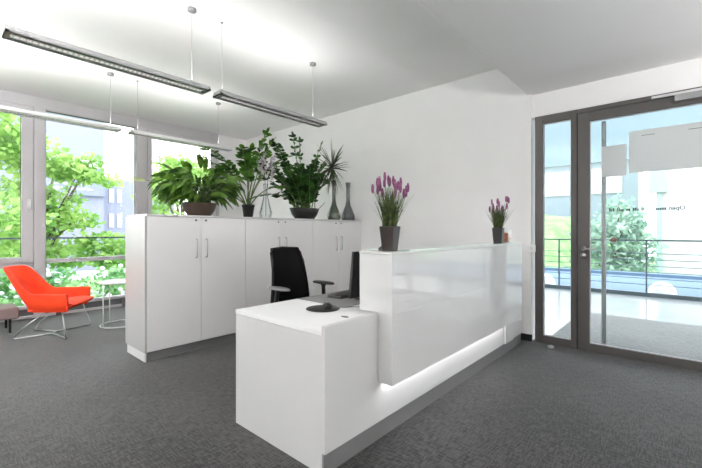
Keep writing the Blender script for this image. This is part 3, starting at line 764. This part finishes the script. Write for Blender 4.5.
# 1 peace lily
t = thing('peace_lily', 'wide bushy peace lily in a brown bowl at the left of the cabinet top', 'potted plant', (PX, 2.05, ZT))
bowl(t, 'bowl', .40, .28, .15)
lf = MB(); sm_ = MB()
for i in range(190):
    a = rn.uniform(0, 2*math.pi); rr = rn.uniform(0, .10)
    b0 = V((math.cos(a)*rr*.6, math.sin(a)*rr, .14))
    el = rn.uniform(-.1, 1.3)
    dirv = V((math.cos(a)*.65, math.sin(a)*1.25-.12, .15+math.tan(max(.0, el))*.55)).normalized()
    pl = rn.uniform(.14, .42)
    pts = [b0]; p = b0.copy()
    up0 = V((dirv.x*.6, dirv.y*.6, 1)).normalized()
    for k_ in range(5):
        dd = (up0*(1-k_/5)+dirv*(k_/5+.3)).normalized(); p = p+dd*pl/5; pts.append(p.copy())
    p.x = max(-.24, min(.22, p.x)); pts[-1] = p.copy()
    sm_.tube(pts, .0028, 5)
    ld = (dirv+V((0, 0, -.1))).normalized(); ld.x *= .6; ld.normalize()
    sdv = V((rn.uniform(-.7, .7), rn.uniform(-.7, .7), rn.uniform(-1, 1))); sdv = sdv-ld*sdv.dot(ld)
    lf.leaf(p, ld, rn.uniform(.17, .28), rn.uniform(.055, .085), rn.uniform(.9, 2.2), 6, .22, side=sdv)
lf.v = [(x, y, max(z, .02)) for x, y, z in lf.v]; lf.obj('foliage', 'leafA', t); sm_.obj('stalk', 'stemg', t)
spm = mat('pale_green_spathe', (190, 200, 150), .6, noise=.1)
MB().leaf((-.02, .06, .60), (0, .15, 1), .13, .05, .1, 5, .3).obj('spathe', spm, t)
MB().leaf((-.05, -.55, .36), (-.1, -.9, .1), .12, .045, .2, 5, .3, side=V((.2, 0, 1))).obj('spathe', spm, t)
MB().tube([(0, .02, .1), (-.01, .05, .35), (-.02, .06, .61)], .003, 5).tube([(-.02, -.02, .1), (-.03, -.25, .32), (-.05, -.55, .36)], .003, 5).obj('flower_stalk', 'stemg', t)

def zz(t, stems, leafm, lsize=(.055, .03), z0=.1):
    lf = MB(); sm_ = MB()
    for (bx, by, dx, dy, ln, droop, start) in stems:
        p = V((bx, by, z0)); d_ = V((dx, dy, 1)).normalized(); n = 20; pts = [p.copy()]; dirs = [d_.copy()]
        for k_ in range(n):
            d_ = (d_+V((dx*.9, dy*.9, -droop))*(1.0/n)).normalized(); p = p+d_*ln/n; pts.append(p.copy()); dirs.append(d_.copy())
        sm_.tube(pts, [.009*(1-.7*i/n) for i in range(n+1)], 6)
        for k_ in range(int(n*start), n+1):
            tt = (k_/n-start)/(1-start+1e-6); sz = 1.0-.35*abs(tt-.4)
            dd = dirs[k_]; sd = dd.cross(V((rn.uniform(-.3, .3), rn.uniform(-.3, .3), 1)))
            if sd.length < .2: sd = V((rn.uniform(-1, 1), rn.uniform(-1, 1), 0))
            sd.normalize()
            for s_ in (-1, 1):
                ld = (sd*s_*1.0+dd*.75+V((rn.uniform(-.15, .15), rn.uniform(-.15, .15), rn.uniform(-.1, .25)))).normalized()
                lf.leaf(pts[k_], ld, lsize[0]*sz*rn.uniform(.85, 1.2), lsize[1]*sz, .4, 4, .15, side=(dd-ld*dd.dot(ld)+V((rn.uniform(-.4, .4), rn.uniform(-.4, .4), rn.uniform(-.4, .4)))))
        lf.leaf(pts[-1], dirs[-1], lsize[0], lsize[1], .2, 4, .15)
    lf.v = [(x, y, max(z, .02)) for x, y, z in lf.v]; lf.obj('foliage', leafm, t); sm_.obj('stalk', 'stemg', t)
# 2 zz plant in small pot
t = thing('zz_plant', 'arching glossy-leaved plant in a small dark pot between the two bowls', 'potted plant', (PX, 2.685, ZT))
MB().lathe([(.052, 0), (.056, .002), (.074, .135), (.080, .14), (.080, .165), (.074, .165), (.070, .14), (.01, .14)], n=28).obj('pot', 'bowld', t)
MB().lathe([(.069, 0), (.03, .006), (.005, .007)], n=20).obj('soil', 'soil', t, loc=(0, 0, .14))
zz(t, [(0, 0, .05, -.30, .92, 1.3, .42), (.01, .01, .1, .12, .86, .75, .5), (-.01, .01, -.1, .36, .84, .9, .5), (0, -.02, .1, -.75, .90, 1.5, .38), (.02, 0, .25, -.22, .82, .9, .45), (-.02, -.01, -.2, -.3, .84, .8, .45), (0, .02, .2, .45, .66, 1.3, .5), (.01, -.02, .2, -.08, .70, .4, .5), (-.01, .0, -.2, .15, .66, .5, .5), (.0, .01, .05, .22, .90, 1.4, .55), (.0, -.02, 0, -.9, .80, 1.9, .4), (.0, -.01, .15, .05, .92, .6, .5)], 'leafB', (.105, .058), .14)
# 3 orchid in glass vase
t = thing('orchid_stems', 'pale dried blossom stems standing in a clear glass bottle vase', 'flowers', (-3.95, 2.84, ZT+.012))
f = MB()
f.tube([(0, 0, .01), (.005, .0, .30), (0, -.02, .56), (.0, -.05, .80)], .003, 5).tube([(.005, 0, .01), (-.005, .01, .30), (0, .05, .56), (0, .08, .76)], .003, 5)
f.obj('stalk', 'stemd', t)
f = MB()
for bx, by, bz in [(0, -.05+rn.gauss(0, .03), .56+.030*i) for i in range(9)]+[(0, .07+rn.gauss(0, .03), .50+.032*i) for i in range(9)]:
    for q in range(5):
        a = q*1.257+rn.random(); f.leaf((bx+rn.uniform(-.02, .02), by, bz), (.5, math.cos(a), math.sin(a)), .055, .045, .2, 3, .2)
f.obj('blossom', 'orch', t)
gv = MB().lathe([(.060, 0), (.075, .01), (.080, .06), (.055, .16), (.030, .26), (.024, .36), (.032, .43), (.029, .43), (.021, .36), (.027, .26), (.051, .16), (.075, .06), (.055, .014)], n=28).obj('glass_vase', 'glass', loc=(-3.95, 2.84, ZT))
tag(gv, 'clear glass bottle vase holding the pale blossom stems', 'vase')
# 4 big zz in dark bowl
t = thing('zz_plant', 'tall dense glossy-leaved plant in a wide dark bowl, right of centre on the cabinets', 'potted plant', (PX, 3.62, ZT))
bowl(t, 'bowld', .50, .30, .16)
stems = []
for i in range(36):
    a = rn.uniform(0, 2*math.pi); stems.append((rn.uniform(-.06, .06), rn.uniform(-.16, .12), math.cos(a)*.30, math.sin(a)*.34-.16, rn.uniform(.45, .80), rn.uniform(.2, .8), rn.uniform(.12, .3)))
stems += [(0, -.05, 0, -.10, 1.02, .2, .25), (.02, -.08, 0, -.02, .95, .2, .3), (0, -.12, .1, -.3, .9, .3, .3), (0, -.02, .05, .16, 1.0, .3, .3), (0, -.1, .1, -.62, .92, .5, .3), (0, -.12, 0, -.85, .80, 1.2, .3), (0, .05, .1, .35, .72, .8, .2), (0, -.1, .15, -.4, 1.0, .35, .35)]
zz(t, stems, 'leafC', (.085, .054), .14)
# 5 vases and the spiky plant
def bottle(m, loc, label, s_=1.0):
    o = MB().lathe([(.070, 0), (.100, .008), (.110, .045), (.105, .085), (.072, .165), (.042, .24), (.030, .32), (.030, .50), (.040, .575), (.043, .595), (.037, .595), (.026, .50), (.025, .33), (.01, .32)], n=32).obj('bottle_vase', m, loc=loc)
    o.scale = (s_, s_, 1)
    return tag(o, label, 'vase', 'slender bottle vases at the end of the cabinets')
bottle('vaseg', (-3.97, 4.09, ZT), 'olive-tinted dark bottle vase under the spiky plant, left of the pair', .92)
bottle('vase', (-3.98, 4.42, ZT), 'smoky grey bottle vase nearest the back wall corner, right of the pair')
t = thing('dragon_tree', 'spiky dragon tree rosette with long thin leaves rising from the olive bottle vase', 'potted plant', (-3.97, 4.06, ZT+.34))
MB().tube([(0, .03, 0), (.003, .03, .2), (.0, -.01, .44)], [.012, .011, .009], 8).obj('stem', 'stemg', t)
lf = MB()
for i in range(64):
    a = rn.uniform(0, 2*math.pi); el = rn.uniform(-1.4, 1.25)
    dv = V((math.cos(a)*math.cos(el)*.9, math.sin(a)*math.cos(el)*1.0, math.sin(el)+.1)).normalized()
    ln = rn.uniform(.32, .44)
    sdv = dv.cross(V((1, .3, 0))) if i % 2 else dv.cross(V((.8, 0, 1)))
    lf.leaf((0, -.01, .44+rn.uniform(-.03, .03)), dv, ln, .027, .3, 6, .3, side=sdv, shape=lambda t_: (1-t_)**.5*(.6+.4*min(1, t_*6)))
lf.obj('foliage', 'leafD', t)
t2 = thing('driftwood_branch', 'thin reddish dry branch leaning out of the wide dark bowl', 'branch', (PX+.03, 3.80, ZT+.105))
MB().tube([(0, -.05, 0), (.0, .06, .05), (0, .16, .13), (0, .20, .17)], [.007, .006, .004, .002], 6).obj('twig', 'stemr', t2)
MB().tube([(0, .0, 0), (.0, -.01, .12), (.01, .01, .26)], [.007, .006, .003], 6).leaf((.01, .01, .24), (0, .1, 1), .10, .02, .1, 4, .2).obj('upright_twig', 'stemd', t2)

# ================================================================ LAVENDER ON THE COUNTER
ZK = 1.1325
def lavender(loc, label, m, s_, seed, wtop, wbot, ph, bh, spikes, z0):
    rn = random.Random(seed)
    t = thing('potted_lavender', label, 'potted plant', (loc[0], loc[1], z0), R(8), 'potted lavenders on the reception counter')
    MB().taper(0, 0, 0, ph, wbot, wbot, wtop, wtop).obj('pot', m, t, bevel=.003)
    f = MB()
    for i in range(280):
        a = rn.uniform(0, 6.283); q = rn.uniform(0, .62); b0 = (rn.uniform(-.35, .35)*wtop, rn.uniform(-.35, .35)*wtop, ph-.002)
        f.leaf(b0, (math.cos(a)*q, math.sin(a)*q, 1), rn.uniform(.5, 1.0)*bh, .0055*s_, rn.uniform(0, .35), 5, .2, shape=lambda t_: 1-t_*.8)
    f.obj('foliage', 'lavg', t)
    for (px, py, hz) in spikes:
        st = MB().tube([(px*.15, py*.15, ph), (px*.6, py*.6, ph+(hz-ph)*.55), (px, py, hz)], .0014, 5).obj('flower_stalk', 'lavg', t)
        fs = MB()
        for k_ in range(11):
            zz_ = hz-.02*s_+.0042*s_*k_
            for q in range(4):
                a = q*1.57+k_*.8; rr = .0052*s_*math.sin(math.pi*(.15+.8*k_/11))
                fs.lathe([(.001, -.005), (.0034*s_, -.002), (.0034*s_, .002), (.001, .006)], (px+rr*math.cos(a), py+rr*math.sin(a), zz_), n=5)
        fs.obj('flower_spike', 'lavp', st)
    return t
def spikes(n, seed, spread, z0, z1):
    rn = random.Random(seed); out = []
    for i in range(n):
        a = 6.283*i/n+rn.uniform(-.3, .3); q = spread*rn.uniform(.35, 1)
        out.append((q*math.cos(a), q*math.sin(a), rn.uniform(z0, z1)))
    return out
lavender((-1.385, 1.93), 'larger potted lavender in a tall tapered bronze planter at the near end of the counter', 'lpot', 1.15, 31, .100, .072, .155, .275, spikes(23, 3, .115, .35, .45), 1.1245)
lavender((-1.39, 3.77), 'smaller potted lavender in a black planter at the far end, beside the jar', 'lpot2', 1.15, 32, .100, .076, .150, .25, spikes(15, 5, .115, .32, .44), ZK)
jr = thing('sweets_jar', 'square glass jar of peach-coloured sweets at the far end of the counter', 'jar', (-1.40, 3.985, ZK))
MB().box(-.052, .052, -.052, .052, 0, .004).box(-.052, -.049, -.052, .052, .004, .13).box(.049, .052, -.052, .052, .004, .13).box(-.049, .049, -.052, -.049, .004, .13).box(-.049, .049, .049, .052, .004, .13).obj('glass', 'glass', jr)
f = MB(); rn = random.Random(9)
for i in range(5):
    for j in range(5):
        for k_ in range(5):
            if k_ == 4 and rn.random() < .4: continue
            f.lathe([(.002, -.010), (.008, -.006), (.0095, 0), (.008, .006), (.002, .010)], (-.037+.0185*i, -.037+.0185*j, .015+.019*k_), n=7)
tag(f.obj('sweets', 'peach', jr), kind='stuff')
bl = thing('desk_bell', 'small black round object behind the larger lavender pot on the counter', 'desk bell', (-1.455, 1.94, 1.1245))
MB().lathe([(.022, 0), (.024, .004), (.023, .012), (.016, .022), (.006, .027), (.004, .032)], n=24).obj('dome', 'black', bl)
MB().lathe([(.004, 0), (.004, .004), (.001, .006)], n=10).obj('button', 'black', bl, loc=(0, 0, .032))
